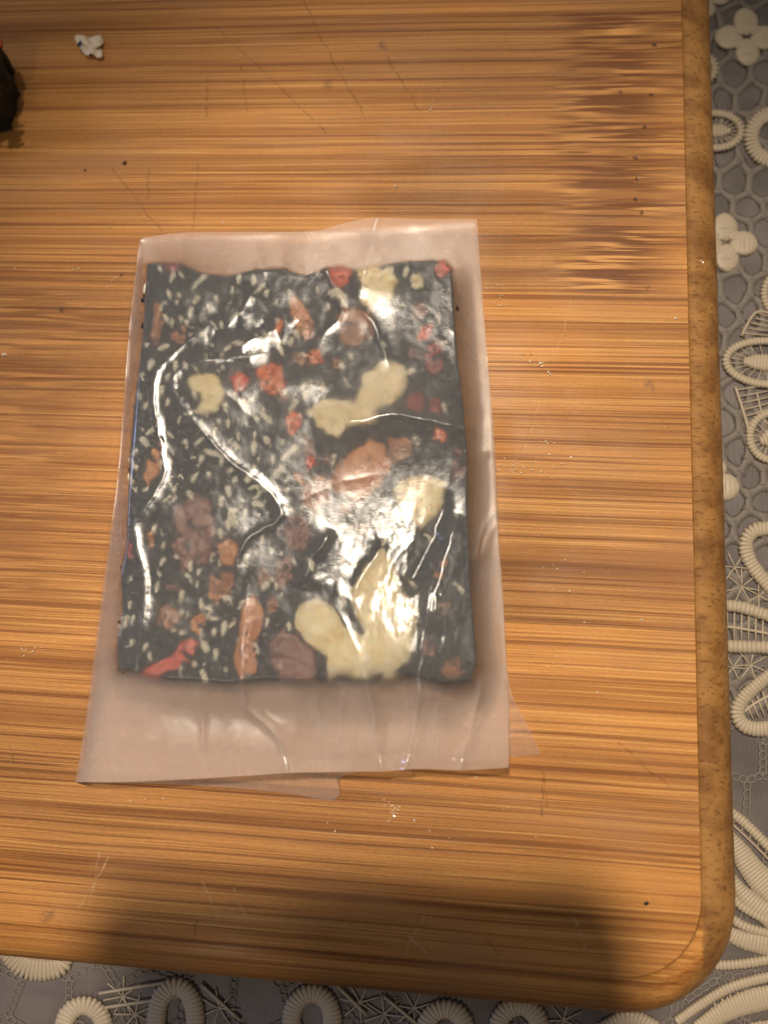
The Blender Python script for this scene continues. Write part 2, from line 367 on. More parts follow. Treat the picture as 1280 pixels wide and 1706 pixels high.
bm.faces.new(rings[0]); bm.faces.new(rings[-1][::-1])
bmesh.ops.recalc_face_normals(bm, faces=bm.faces)
board = empty('cutting_board'); tag(board, 'worn bamboo cutting board with rounded corner lying on lace cloth', 'cutting board')
cuts = [-200, -17.5, 40.3, 97.6, 300]
for lo, hi in zip(cuts[:-1], cuts[1:]):
    c = bm.copy(); g = 0.02 * MM
    for (yy, no) in ((lo * MM + g, (0, -1, 0)), (hi * MM - g, (0, 1, 0))):
        r = bmesh.ops.bisect_plane(c, geom=c.verts[:] + c.edges[:] + c.faces[:], dist=1e-7, plane_co=(0, yy, 0), plane_no=no, clear_outer=True)
        ed = [e for e in r['geom_cut'] if isinstance(e, bmesh.types.BMEdge)]
        if ed:
            bmesh.ops.holes_fill(c, edges=ed, sides=0); bmesh.ops.split_edges(c, edges=[e for e in ed if e.is_valid])
    me = bpy.data.meshes.new('bamboo_plank'); c.to_mesh(me); c.free(); me.materials.append(BAMBOO)
    o = bpy.data.objects.new('bamboo_plank', me); link(o, board)
    for p in me.polygons: p.use_smooth = abs(p.normal.z) < 0.999 and abs(p.normal.y) < 0.999
bm.free()

# ------------------------------------------------------------------ nougat slice
CANDY = [(245, 440), (300, 440), (330, 455), (380, 462), (420, 452), (470, 450), (510, 462), (545, 448), (600, 452), (660, 440), (690, 438), (740, 436), (752, 450),
         (756, 520), (762, 600), (772, 680), (778, 760), (778, 830), (780, 900), (783, 980), (790, 1060), (794, 1105), (782, 1132), (740, 1136), (690, 1122), (620, 1128), (545, 1128),
         (500, 1130), (440, 1128), (380, 1135), (330, 1130), (280, 1128), (230, 1118), (198, 1112), (196, 1070), (205, 1020), (202, 960), (212, 900), (214, 830), (216, 760), (222, 690), (232, 610), (240, 540), (243, 480)]
ZT = 8.6
candy = empty('sesame_nougat', tuple(at(500, 800, 0.5)))
tag(candy, 'dark sesame nougat slice full of nuts and berries inside the clear wrapper', 'candy')
co0 = np.array(candy.location)
def cpart(name, V, Fc, mat): return mesh(name, np.asarray(V) - co0, Fc, mat, candy)
CP = resample(CANDY, 260, True); cen = np.array([500., 795.])
def ctop(px, py): return ZT + 0.35 * vnoise(px / 16, py / 16, 3) + 0.5 * vnoise(px / 42, py / 42, 5) + 0.35 * vnoise(px / 7, py / 7, 9)
V = []; nr = 60
ang = np.arange(260)
jag = 4.0 * vnoise(ang / 2.2, ang * 0, 11) + 5 * vnoise(ang / 7, ang * 0, 12)
nrm = (CP - cen) / np.linalg.norm(CP - cen, axis=1)[:, None]
CPj = CP + nrm * jag[:, None]
for k in range(nr + 1):
    f = k / nr; Q = cen + (CPj - cen) * f
    z = ctop(Q[:, 0], Q[:, 1]) - 0.9 * np.clip((f - 0.955) / 0.045, 0, 1) ** 2
    V.append(at(Q[:, 0], Q[:, 1], z))
topring = at(CPj[:, 0], CPj[:, 1], ZT)
for zz, ex in ((7.2, 0.4), (5.8, 0.2), (4.4, 0.5), (3.0, 0.1), (1.6, 0.3), (0.7, -0.3)):
    R = topring.copy(); q = R[:, :2] - topring[:, :2].mean(0)
    jj = (ex + 0.9 * vnoise(ang / 2.5, ang * 0 + zz, 21)) * MM
    R[:, :2] += q / np.linalg.norm(q, axis=1)[:, None] * jj[:, None]; R[:, 2] = zz * MM; V.append(R)
Fc = []; nn = 260
for k in range(len(V) - 1):
    for i in range(nn):
        j = (i + 1) % nn; Fc.append([k * nn + i, (k + 1) * nn + i, (k + 1) * nn + j, k * nn + j])
Fc.append([(len(V) - 1) * nn + i for i in range(nn)][::-1])
cpart('sesame_paste', np.concatenate(V), Fc, PASTE)

def lump(poly, h, seed, bumpy=0.25, z0=None, n=48, base=None, rings=8, round_=True, rag=2.0):
    """a piece cut by the knife: outline from the photo, rounded shoulders, nearly flat bumpy top"""
    P = resample(poly, n, True, round_); c = P.mean(0); V = []
    base = base or (lambda x, y: np.full(np.shape(x), ZT))
    zb = float(base(c[0], c[1]))
    P = P + (P - c) / (np.linalg.norm(P - c, axis=1)[:, None] + 1e-6) * (rag * (vnoise(np.arange(n) / 3.0, np.full(n, seed * 1.7), seed) + 0.6 * vnoise(np.arange(n) / 1.1, np.full(n, seed * 2.3), seed)))[:, None]
    for k in range(rings):
        f = 1 - k / rings; ff = f if k else 1.0
        Q = c + (P - c) * ff
        prof = math.sqrt(max(0, 1 - (2 * abs(f - 0.5) if False else max(0, (f - 0.72) / 0.28)) ** 2))
        z = zb - 1.6 + (1.6 + h) * prof + bumpy * vnoise(Q[:, 0] / 9, Q[:, 1] / 9, seed) * prof * 2
        V.append(at(Q[:, 0], Q[:, 1], z))
    V = np.concatenate(V); top = at(c[0], c[1], zb + h)
    V = np.vstack([V, top[None]]); Fc = []
    for k in range(rings - 1):
        for i in range(n):
            j = (i + 1) % n; Fc.append([k * n + j, k * n + i, (k + 1) * n + i, (k + 1) * n + j])
    for i in range(n): Fc.append([(rings - 1) * n + (i + 1) % n, (rings - 1) * n + i, rings * n])
    return V, Fc
def ell(x, y, rx, ry, a=0):
    a = math.radians(a); return [(x + rx * math.cos(t) * math.cos(a) - ry * math.sin(t) * math.sin(a), y + rx * math.cos(t) * math.sin(a) + ry * math.sin(t) * math.cos(a)) for t in np.linspace(0, 2 * math.pi, 11)[:-1]]
PIECES = [
 ('cashew_piece', CREAM, 0.45, [(592, 450), (625, 446), (660, 442), (668, 478), (652, 508), (622, 526), (600, 508)]),
 ('cashew_piece', CREAM, 0.40, [(310, 626), (345, 617), (375, 632), (383, 660), (370, 688), (340, 702), (318, 694), (336, 672), (334, 655), (312, 648)]),
 ('cashew_piece', CREAM, 0.40, [(604, 622), (640, 596), (678, 604), (686, 640), (668, 674), (622, 694), (580, 684)]),
 ('cashew_piece', CREAM, 0.42, [(504, 688), (532, 660), (584, 664), (642, 678), (634, 704), (584, 716), (560, 740), (526, 720)]),
 ('cashew_piece', CREAM, 0.50, [(648, 818), (676, 790), (715, 787), (750, 800), (746, 840), (728, 868), (700, 886), (668, 866)]),
 ('cashew_piece', CREAM, 0.50, [(478, 1036), (492, 1000), (522, 984), (554, 1002), (584, 1044), (630, 1076), (640, 1129), (544, 1129), (542, 1098), (506, 1074)]),
 ('cashew_piece', CREAM, 0.42, [(576, 985), (598, 935), (636, 898), (660, 930), (672, 982), (706, 1010), (698, 1062), (690, 1116), (640, 1129), (592, 1127), (588, 1080), (604, 1056)]),
 ('seed_kernel', CREAM, 0.30, ell(694, 472, 13, 17)),
 ('walnut_piece', WALNUT, 0.35, [(562, 530), (580, 514), (616, 524), (622, 552), (600, 582), (572, 578)]),
 ('walnut_piece', TAN, 0.25, [(480, 502), (496, 494), (518, 528), (526, 560), (510, 570), (492, 545)]),
 ('walnut_piece', TAN, 0.35, [(554, 795), (566, 772), (592, 745), (620, 735), (648, 752), (650, 785), (625, 815), (605, 836), (570, 826)]),
 ('walnut_piece', WALNUT, 0.30, [(644, 735), (668, 722), (690, 738), (684, 762), (655, 768)]),
 ('walnut_piece', WALNUT, 0.25, [(506, 808), (530, 792), (552, 800), (552, 836), (528, 856), (508, 842)]),
 ('date_piece', DATE, 0.25, [(478, 858), (510, 858), (522, 885), (512, 918), (486, 920), (472, 890)]),
 ('date_piece', DATE, 0.30, [(292, 846), (322, 826), (352, 836), (362, 890), (345, 940), (306, 950), (288, 900)]),
 ('walnut_piece', TAN, 0.28, [(362, 910), (384, 898), (398, 915), (390, 948), (370, 940)]),
 ('walnut_piece', WALNUT, 0.22, [(352, 962), (388, 950), (386, 985), (366, 1005), (345, 995)]),
 ('walnut_piece', TAN, 0.32, [(406, 1000), (426, 992), (440, 1018), (436, 1052), (426, 1080), (430, 1118), (402, 1126), (388, 1100), (398, 1060)]),
 ('date_piece', DATE, 0.25, [(452, 1062), (480, 1046), (505, 1062), (530, 1100), (522, 1130), (470, 1130), (452, 1100)]),
 ('walnut_piece', WALNUT, 0.20, [(256, 506), (270, 500), (272, 545), (260, 580), (250, 560)]),
 ('walnut_piece', TAN, 0.20, [(256, 738), (272, 738), (266, 790), (246, 815), (238, 800)]),
 ('date_piece', DATE, 0.22, [(752, 750), (772, 745), (776, 790), (756, 800)]),
 ('walnut_piece', WALNUT, 0.20, [(742, 1100), (764, 1094), (776, 1120), (752, 1132), (738, 1120)]),
 ('date_piece', DATE, 0.22, [(506, 728), (524, 722), (528, 770), (514, 792), (502, 770)]),
 ('date_piece', DATE, 0.22, [(690, 510), (706, 500), (716, 522), (700, 536), (684, 530)]),
 ('date_piece', DATE, 0.20, [(462, 935), (484, 925), (492, 960), (474, 985), (458, 965)]),
 ('walnut_piece', WALNUT, 0.18, [(264, 1010), (290, 1002), (300, 1030), (282, 1052), (266, 1040)]),
 ('goji_berry', GOJI, 0.35, [(546, 452), (566, 440), (586, 452), (586, 474), (566, 484), (552, 474)]),
 ('goji_berry', GOJI, 0.32, [(722, 440), (744, 438), (750, 456), (738, 468), (724, 460)]),
 ('goji_berry', GOJI, 0.40, ell(401, 637, 17, 18)),
 ('goji_berry', ORANGE, 0.42, [(424, 616), (452, 600), (476, 614), (480, 640), (462, 662), (442, 658), (428, 640)]),
 ('goji_berry', ORANGE, 0.35, [(512, 588), (530, 580), (544, 596), (534, 612), (518, 606)]),
 ('goji_berry', ORANGE, 0.40, ell(490, 706, 15, 24, 8)),
 ('goji_berry', PINK, 0.30, ell(708, 556, 13, 20, 25)),
 ('goji_berry', DARKRED, 0.40, [(704, 582), (722, 566), (740, 576), (742, 604), (730, 628), (710, 622)]),
 ('goji_berry', DARKRED, 0.28, ell(694, 672, 18, 18)),
 ('goji_berry', DARKRED, 0.28, ell(726, 678, 16, 16)),
 ('goji_berry', ORANGE, 0.30, ell(732, 724, 17, 13, 30)),
 ('goji_berry', PINK, 0.36, [(236, 1116), (262, 1102), (292, 1086), (304, 1066), (324, 1060), (334, 1078), (316, 1104), (288, 1122), (250, 1128)]),
 ('goji_berry', DARKRED, 0.25, ell(288, 447, 18, 8)),
 ('goji_berry', DARKRED, 0.22, ell(218, 918, 8, 18)),
 ('goji_berry', GOJI, 0.25, ell(518, 762, 8, 22)),
 ('goji_berry', ORANGE, 0.22, ell(466, 545, 8, 14, 20)),
] + [('walnut_piece', (WALNUT, TAN, DATE)[k % 3], 0.12, ell(x, y, rx, ry, a)) for k, (x, y, rx, ry, a) in enumerate([(470, 660, 12, 9, 20), (560, 610, 10, 14, 30), (610, 560, 14, 9, 0), (440, 960, 12, 16, 10), (495, 800, 13, 10, 40), (545, 765, 12, 9, 0), (600, 880, 16, 10, 20), (735, 950, 10, 18, 10), (740, 1010, 12, 14, 0), (300, 560, 12, 16, 30), (330, 1040, 12, 18, 0), (290, 980, 14, 9, 20), (500, 600, 12, 8, 0), (660, 760, 10, 10, 0), (715, 1080, 11, 15, 0), (455, 1010, 10, 14, 0), (250, 900, 9, 16, 0), (690, 590, 12, 9, 30), (575, 850, 14, 9, 0)])] + [
]
for i, (nm, mt, h, poly) in enumerate(PIECES):
    if nm in ('walnut_piece', 'date_piece'): q_ = np.array(poly, float); poly = q_.mean(0) + (q_ - q_.mean(0)) * 1.2
    V, Fc = lump(poly, h + 0.14, 40 + i, 0.45 if mt is not CREAM else 0.34, round_='goji' in nm, rag=8.0 if mt is CREAM else 9.0)
    cpart(nm, V, Fc, mt)

# white sesame: those the photograph shows plainly, then the scatter between them
SES = [(390, 863, 42, 78), (370, 838, 26, 88), (371, 862, 20, 100), (402, 842, 24, 115), (428, 826, 26, 125), (446, 832, 22, 125), (432, 862, 16, 100), (424, 748, 30, 80), (489, 752, 28, 120), (464, 788, 32, 130), (478, 803, 18, 100),
       (446, 735, 24, 60), (472, 736, 18, 100), (356, 755, 36, 25), (336, 766, 20, 100), (338, 810, 18, 60), (318, 777, 14, 20), (393, 800, 22, 120), (384, 785, 18, 150), (348, 790, 18, 70), (281, 674, 22, 85), (268, 656, 30, 95), (284, 726, 22, 40),
       (226, 754, 22, 120), (256, 855, 18, 60), (257, 885, 24, 95), (381, 706, 22, 90), (362, 704, 22, 160), (318, 944, 22, 85), (334, 947, 28, 100), (330, 976, 18, 100), (221, 958, 24, 90), (206, 1040, 40, 95), (347, 1018, 32, 92), (358, 1031, 18, 0),
       (374, 1047, 28, 95), (372, 1075, 20, 80), (342, 1100, 22, 100), (362, 1094, 28, 75), (341, 1126, 26, 55), (357, 1056, 22, 90), (462, 974, 20, 90), (473, 996, 22, 70), (438, 902, 24, 85), (428, 922, 18, 80), (446, 1038, 18, 100), (272, 910, 20, 100),
       (268, 452, 20, 70), (303, 460, 22, 50), (328, 503, 24, 110), (319, 524, 26, 105), (432, 484, 34, 130), (444, 490, 22, 80), (462, 505, 22, 90), (388, 487, 20, 95), (371, 545, 22, 60), (400, 574, 30, 10), (462, 536, 24, 90), (470, 570, 22, 40), (496, 560, 24, 50), (453, 567, 28, 10),
       (528, 484, 22, 65), (549, 490, 22, 80), (566, 498, 48, 40), (570, 613, 26, 50), (548, 512, 18, 70), (573, 618, 22, 80), (578, 640, 22, 70), (556, 768, 24, 115), (692, 732, 28, 65), (565, 885, 24, 120), (512, 880, 18, 60), (744, 631, 18, 90), (655, 548, 16, 90), (640, 575, 16, 60), (600, 462, 14, 60),
       (412, 640, 16, 100), (330, 720, 26, 120), (300, 700, 22, 100), (310, 742, 24, 80), (345, 690, 18, 60), (410, 700, 22, 70), (400, 725, 26, 95), (440, 690, 22, 80), (455, 765, 22, 90), (300, 800, 24, 110), (285, 770, 18, 70), (420, 780, 20, 150), (370, 770, 22, 100), (315, 690, 18, 30), (292, 830, 20, 100)]
keep = [np.array(p) for _, _, _, p in PIECES]; nuts = [np.array(p) for _, m_, _, p in PIECES if m_ is CREAM]
def free(x, y, lst=None):
    return not any(bool(inside(np.array(x), np.array(y), P)) for P in (lst or keep))
tries = 0
while len(SES) < 262 and tries < 9000:
    tries += 1; x = rng.uniform(215, 775); y = rng.uniform(450, 1120)
    dens = 0.95 * math.exp(-((x - 345) / 130) ** 2 - ((y - 760) / 190) ** 2) + 0.45 * math.exp(-((x - 350) / 120) ** 2 - ((y - 520) / 90) ** 2) + 0.4 * math.exp(-((x - 360) / 90) ** 2 - ((y - 1040) / 90) ** 2) + 0.10
    if rng.random() > dens or not bool(inside(np.array(x), np.array(y), np.array(CANDY))) or not free(x, y): continue
    if min((x - s[0]) ** 2 + (y - s[1]) ** 2 for s in SES) < 13 ** 2: continue
    SES.append((x, y, rng.uniform(17, 27), rng.normal(92, 32)))
def seed_mesh(name, mat):
    bm = bmesh.new(); bmesh.ops.create_icosphere(bm, subdivisions=2, radius=1.0)
    for v in bm.verts:
        t = v.co.x; k = 0.52 * (1 - 0.28 * t); v.co.y *= k; v.co.z *= 0.30
    me = bpy.data.meshes.new(name); bm.to_mesh(me); bm.free(); me.materials.append(mat)
    for p in me.polygons: p.use_smooth = True
    return me
SM = seed_mesh('sesame_seed', SEED)
for (x, y, ln, a) in SES:
    zt = float(ctop(np.array(x), np.array(y))) + rng.uniform(-0.16, 0.14)
    p = at(x, y, zt) - co0; a = -math.radians(a + rng.normal(0, 6)); s = ln * 0.5 / 10.6 * MM * 1.06
    o = bpy.data.objects.new('sesame_seed', SM); o.location = p; o.scale = (s, s * rng.uniform(0.72, 0.98), s)
    o.rotation_euler = (rng.normal(0, 0.25), rng.normal(0, 0.18), a); link(o, candy)
# black sesame, far too many to pick apart
mb = MB(); ico = bmesh.new(); bmesh.ops.create_icosphere(ico, subdivisions=1, radius=1.0)
iv = np.array([v.co[:] for v in ico.verts]); ifc = [[v.index for v in f.verts] for f in ico.faces]; ico.free()
iv = iv * np.array([1, 0.55, 0.35])
k = 0
while k < 1500:
    x = rng.uniform(200, 795); y = rng.uniform(438, 1132)
    if not bool(inside(np.array(x), np.array(y), np.array(CANDY))) or not free(x, y, nuts) or (rng.random() < 0.75 and not free(x, y)): continue
    a = rng.uniform(0, 6.3); s = rng.uniform(0.75, 1.2) * MM; c, sn = math.cos(a), math.sin(a); b_ = rng.normal(0, .35)
    R = np.array([[c, -sn, 0], [sn, c, 0], [0, 0, 1]]) @ np.array([[math.cos(b_), 0, math.sin(b_)], [0, 1, 0], [-math.sin(b_), 0, math.cos(b_)]])
    mb.add(iv @ R.T * s + at(x, y, float(ctop(np.array(x), np.array(y))) + rng.uniform(-0.05, 0.25)) - co0, ifc); k += 1
o = mb.build('black_sesame', BLACKSEED, candy); o['kind'] = 'stuff'

# ------------------------------------------------------------------ wrapper
TOPE = [(233, 400), (240, 396), (300, 388), (400, 386), (480, 386), (530, 384), (565, 374), (600, 366), (635, 363), (700, 365), (795, 365)]
BOTE = [(125, 1303), (200, 1303), (300, 1299), (400, 1293), (480, 1288), (560, 1286), (640, 1285), (700, 1281), (770, 1283), (848, 1279)]
LEFE = [(233, 400), (226, 450), (214, 560), (205, 680), (196, 790), (183, 890), (172, 970), (160, 1060), (150, 1140), (138, 1225), (125, 1303)]
RIGE = [(795, 365), (799, 420), (804, 490), (812, 590), (820, 680), (824, 735), (827, 800), (829, 850), (833, 920), (839, 1000), (844, 1100), (848, 1180), (848, 1279)]
OUT = np.array(TOPE + RIGE[1:] + BOTE[::-1][1:] + LEFE[::-1][1:-1])
def coons(T, B, L, R, nu, nv):
    T = resample(T, nu); B = resample(B, nu); L = resample(L, nv); R = resample(R, nv)
    u = np.linspace(0, 1, nu)[None, :, None]; v = np.linspace(0, 1, nv)[:, None, None]
    return ((1 - v) * T[None] + v * B[None] + (1 - u) * L[:, None] + u * R[:, None]
            - ((1 - u) * (1 - v) * T[0] + u * (1 - v) * T[-1] + (1 - u) * v * B[0] + u * v * B[-1]))
def grid_faces(nu, nv, flip=False):
    i = np.arange(nv - 1)[:, None] * nu + np.arange(nu - 1)[None]
    q = np.stack([i, i + nu, i + nu + 1, i + 1], -1).reshape(-1, 4)
    return q[:, ::-1] if flip else q
RIDGES = [  # (points, height mm, half width px, sharp)
 ([(630, 360), (618, 410), (606, 460), (595, 508)], 1.3, 15), ([(595, 508), (622, 538), (632, 562), (642, 590), (646, 618)], 0.75, 9),
 ([(505, 380), (545, 455), (568, 498), (566, 532), (542, 554), (533, 588)], 0.75, 10),
 ([(372, 520), (345, 545), (300, 580), (264, 615), (255, 640), (257, 680), (266, 740), (273, 782), (262, 815), (236, 850), (223, 876), (228, 912), (240, 960), (239, 1020), (228, 1090), (228, 1130), (240, 1170)], 1.15, 11),
 ([(480, 590), (420, 592), (350, 600), (304, 611), (287, 632), (298, 666), (338, 718), (388, 774), (438, 808), (466, 842), (462, 866), (425, 890), (402, 910), (393, 950), (381, 985), (375, 1045)], 1.2, 11),
 ([(416, 960), (410, 1000), (405, 1080), (404, 1150), (415, 1182), (448, 1210), (468, 1245), (480, 1290)], 0.85, 9),
 ([(556, 1000), (585, 1060), (604, 1110), (615, 1160), (628, 1235), (638, 1290)], 1.0, 11),
 ([(722, 960), (708, 1050), (700, 1110), (697, 1170), (685, 1235), (674, 1290)], 1.0, 12),
 ([(806, 1110), (795, 1170), (783, 1220), (763, 1290)], 0.9, 13),
 ([(520, 690), (580, 704), (660, 690), (740, 706), (824, 722)], 1.25, 26),
 ([(829, 846), (812, 872), (798, 905), (786, 950)], 1.1, 10),
 ([(748, 812), (720, 900), (668, 1000)], -0.8, 13), ([(646, 900), (606, 955), (585, 1000)], -0.5, 10),
 ([(770, 850), (745, 920), (728, 985), (720, 1060)], 0.9, 17), ([(700, 890), (660, 930), (630, 990)], 0.6, 16), ([(560, 880), (520, 930), (500, 985)], 0.6, 20),
 ([(480, 540), (430, 560), (380, 590)], 0.5, 22), ([(425, 470), (400, 520), (360, 560)], 0.35, 22),

 # faint secondary wrinkles
 ([(300, 600), (360, 640), (425, 700)], 0.2, 8), ([(470, 850), (560, 806), (640, 790)], 0.25, 9), ([(230, 700), (270, 735), (310, 790)], 0.2, 8), ([(340, 1000), (330, 1060), (336, 1130)], 0.2, 8),
 ([(520, 1120), (534, 1200), (530, 1290)], 0.3, 9), ([(580, 1130), (566, 1200), (575, 1290)], 0.25, 9), ([(742, 1120), (728, 1200), (733, 1290)], 0.3, 9), ([(322, 1120), (338, 1210), (345, 1300)], 0.3, 10),
 ([(186, 1000), (193, 1100), (178, 1200), (190, 1300)], 0.3, 10), ([(780, 690), (806, 730), (830, 762)], 0.25, 8), ([(688, 360), (700, 400), (694, 450)], 0.25, 8), ([(420, 380), (428, 420), (446, 470)], 0.25, 8),
 ([(300, 386), (306, 420), (320, 470)], 0.25, 8), ([(740, 540), (780, 570), (814, 596)], 0.25, 8), ([(540, 880), (500, 960), (470, 1000)], 0.2, 8), ([(760, 1000), (740, 1060), (752, 1120)], 0.25, 8), ([(400, 470), (372, 520), (360, 570)], 0.2, 7), ([(440, 660), (500, 640), (560, 650)], 0.2, 9),
]
def jit(px, py):
    return px + 4 * vnoise(px / 19, py / 19, 101) + 1.5 * vnoise(px / 6, py / 6, 102), py + 4 * vnoise(px / 19, py / 19, 103)
def film_z(px, py, s, t):
    jx, jy = jit(px, py)
    d, _ = seg_dist(px, py, CANDY, True); ins = inside(px, py, CANDY); d = np.where(ins, -d, d)
    do, _ = seg_dist(px, py, OUT, True)
    ze = 3.2 * (1 - t) + 5.2 * t + 0.7 * (s - 0.5) + 0.8 * np.exp(-((s - 0.70) / 0.12) ** 2) * np.clip(1 - t * 4, 0, 1)
    zt = ZT + 1.45
    q = np.clip(d, 0, None) / (np.clip(d, 0, None) + do + 1e-3)
    z = np.where(ins, zt, ze + (zt - ze) * (1 - q) ** 1.8 * np.exp(-np.clip(d, 0, None) / 160))
    near = sstep(70, -30, d)                       # sheet lies on the slice
    lift = 0.30 * (vnoise(px / 90, py / 110, 31) + 0.5) + 0.07 * (vnoise(px / 34, py / 40, 33) + 0.5)
    for (cx, cyy, rx, ry, a) in ((600, 690, 190, 115, 1.7), (350, 650, 60, 50, 0.5), (640, 480, 50, 50, 0.7), (450, 640, 70, 40, 0.4), (300, 500, 70, 50, 0.6), (260, 1050, 60, 60, 0.3), (690, 1080, 120, 115, 1.9)):
        lift = lift + a * np.exp(-((px - cx) / rx) ** 2 - ((py - cyy) / ry) ** 2)
    z = z + lift * near * 0.8
    wid = sstep(0, 60, do) * 0.7 + 0.3
    for P, h, wd in RIDGES:
        P = resample(P, 40); r, pos = seg_dist(jx, jy, P)
        fade = sstep(0, 0.22, np.minimum(pos, 1 - pos))
        fade = np.where(do < 40, np.maximum(fade, sstep(40, 10, do)), fade)
        soft = np.sqrt(r * r + 2.0 ** 2) - 2.0
        kk = 1.0 if wd > 16 or h < 0 else 0.6
        z = z + h * fade * np.exp(-soft / (wd * kk)) * (0.85 if kk == 1.0 else 0.22 + 0.5 * sstep(-10, 30, d))
    cr = np.exp(-((px - 690) / 120) ** 2 - ((py - 985) / 130) ** 2)
    z = z + cr * (0.20 * vnoise(px / 15 + py / 60, py / 50, 41) + 0.07 * vnoise(px / 7, py / 16, 42) + 0.03 * vnoise(px / 4, py / 6, 47))
    cr2 = np.exp(-((px - 430) / 110) ** 2 - ((py - 555) / 60) ** 2)
    z = z + cr2 * (0.22 * vnoise(px / 14, py / 22, 43))
    marg = sstep(0, 40, d)
    z = z + marg * (0.6 * vnoise(px / 60, py / 170, 44) + 0.10 * vnoise(px / 26, py / 90, 45))
    z = z + 0.015 * vnoise(px / 9, py / 9, 46)
    # the left side is folded round: it rolls down to the lower sheet
    dl, _ = seg_dist(px, py, LEFE)
    u = np.clip(dl / 26, 0, 1); z = 0.7 + (z - 0.7) * np.sqrt(np.clip(1 - (1 - u) ** 2, 0, 1))
    floor = np.where(ins & (do > 5), ctop(px, py) + 0.35, 0.9)
    return np.maximum(z, floor) if False else np.where(ins, np.maximum(z, ZT + 0.85), np.maximum(z, 0.6))
wrap = empty('candy_wrapper', tuple(at(500, 830, 0)))
tag(wrap, 'crumpled milky translucent wrapper folded around the nougat slice', 'wrapper')
wo = np.array(wrap.location)
nu, nv = 330, 470
G = coons(TOPE, BOTE, LEFE, RIGE, nu, nv); PX, PY = G[..., 0], G[..., 1]
S, T = np.meshgrid(np.linspace(0, 1, nu), np.linspace(0, 1, nv))
Z = film_z(PX, PY, S, T)
def set_gap(o, g):
    a = o.data.attributes.new('gap', 'FLOAT', 'POINT'); a.data.foreach_set('value', np.ascontiguousarray(g, dtype=np.float32).ravel())
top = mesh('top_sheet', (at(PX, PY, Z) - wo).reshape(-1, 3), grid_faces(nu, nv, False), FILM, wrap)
dd, _ = seg_dist(PX, PY, CANDY, True); dd = np.where(inside(PX, PY, CANDY), -dd, dd)
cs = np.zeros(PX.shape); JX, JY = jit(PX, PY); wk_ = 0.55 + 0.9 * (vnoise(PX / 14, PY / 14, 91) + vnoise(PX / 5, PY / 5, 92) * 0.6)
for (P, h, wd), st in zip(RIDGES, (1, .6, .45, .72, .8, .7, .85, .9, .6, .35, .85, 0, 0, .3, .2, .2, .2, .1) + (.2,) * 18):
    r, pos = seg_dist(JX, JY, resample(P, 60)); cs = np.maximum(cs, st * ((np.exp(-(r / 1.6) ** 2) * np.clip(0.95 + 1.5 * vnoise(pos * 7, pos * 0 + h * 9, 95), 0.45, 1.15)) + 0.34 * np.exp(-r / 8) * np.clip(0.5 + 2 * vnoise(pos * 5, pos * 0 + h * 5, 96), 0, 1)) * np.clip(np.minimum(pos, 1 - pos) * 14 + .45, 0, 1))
a = top.data.attributes.new('crease_glint', 'FLOAT', 'POINT'); a.data.foreach_set('value', np.clip(cs * np.clip(wk_, .25, 1.1), 0, 1).astype(np.float32).ravel())
set_gap(top, np.clip(np.maximum(sstep(-6, 26, dd), 0.10 * sstep(1.6, 3.6, Z - ZT) * (dd < 0)), 0, 1))
# lower sheet, lying on the board, sticking out beyond the upper one at two corners
bt = [(234, 401), (300, 396), (420, 394), (560, 390), (700, 380), (790, 374)]
bb = [(126, 1302), (160, 1303), (330, 1309), (480, 1322), (548, 1334), (566, 1322), (574, 1292), (700, 1274), (848, 1262), (902, 1256)]
bl = LEFE
br = [(790, 374), (800, 480), (815, 640), (822, 800), (834, 960), (843, 1090), (852, 1152), (878, 1205), (902, 1256)]
nu2, nv2 = 150, 220
G2 = coons([(233, 400)] + bt[1:], [(125, 1303)] + bb[1:], bl, br, nu2, nv2)
P2x, P2y = G2[..., 0], G2[..., 1]; S2, T2 = np.meshgrid(np.linspace(0, 1, nu2), np.linspace(0, 1, nv2))
d2, _ = seg_dist(P2x, P2y, CANDY, True); d2 = np.where(inside(P2x, P2y, CANDY), 0, d2)
Z2 = 0.45 + np.clip(d2 / 120, 0, 1) * (0.25 + 0.7 * (vnoise(P2x / 70, P2y / 90, 51) + 0.5))
dl2, _ = seg_dist(P2x, P2y, LEFE); Z2 = Z2 + 0.25 * np.exp(-dl2 / 10)
bot = mesh('bottom_sheet', (at(P2x, P2y, Z2) - wo).reshape(-1, 3), grid_faces(nu2, nv2, True), FILMLOW, wrap)
set_gap(bot, np.full(P2x.shape, 0.12))

# ------------------------------------------------------------------ crumbs on the board
def thing_lump(name, poly, h, mat, seed, label, cat, n=40, bumpy=0.3):
    V, Fc = lump(poly, h, seed, bumpy, n=n, base=lambda x, y: np.full(np.shape(x), 1.45), rings=7)
    c = at(*np.mean(np.array(poly), 0), 0); V = np.asarray(V)
    V[:, 2] = np.maximum(V[:, 2], 0.00005)
    o = mesh(name, V - c, Fc, mat); o.location = c
    return tag(o, label, cat)
V, Fc = lump([(128, 68), (140, 65), (152, 69), (168, 65), (174, 72), (164, 79), (160, 84), (171, 86), (173, 98), (163, 99), (152, 92), (143, 96), (136, 86)], 0.35, 71, 0.35, n=90, base=lambda x, y: np.full(np.shape(x), 0.6))
V[:, 2] = np.maximum(V[:, 2], 0.00004)
c0 = at(150, 82, 0); cr_ = empty('nut_crumb', tuple(c0)); tag(cr_, 'ragged white nut crumb with black seed stuck on it', 'crumb')
mesh('crumb_flesh', V - c0, Fc, CRUMB, cr_)
o = bpy.data.objects.new('black_seed', seed_mesh('black_seed', BLACKSEED)); o.location = at(132, 73, 1.5) - c0; o.scale = (0.75 * MM,) * 3; o.rotation_euler = (0, 0, 1.2); link(o, cr_)
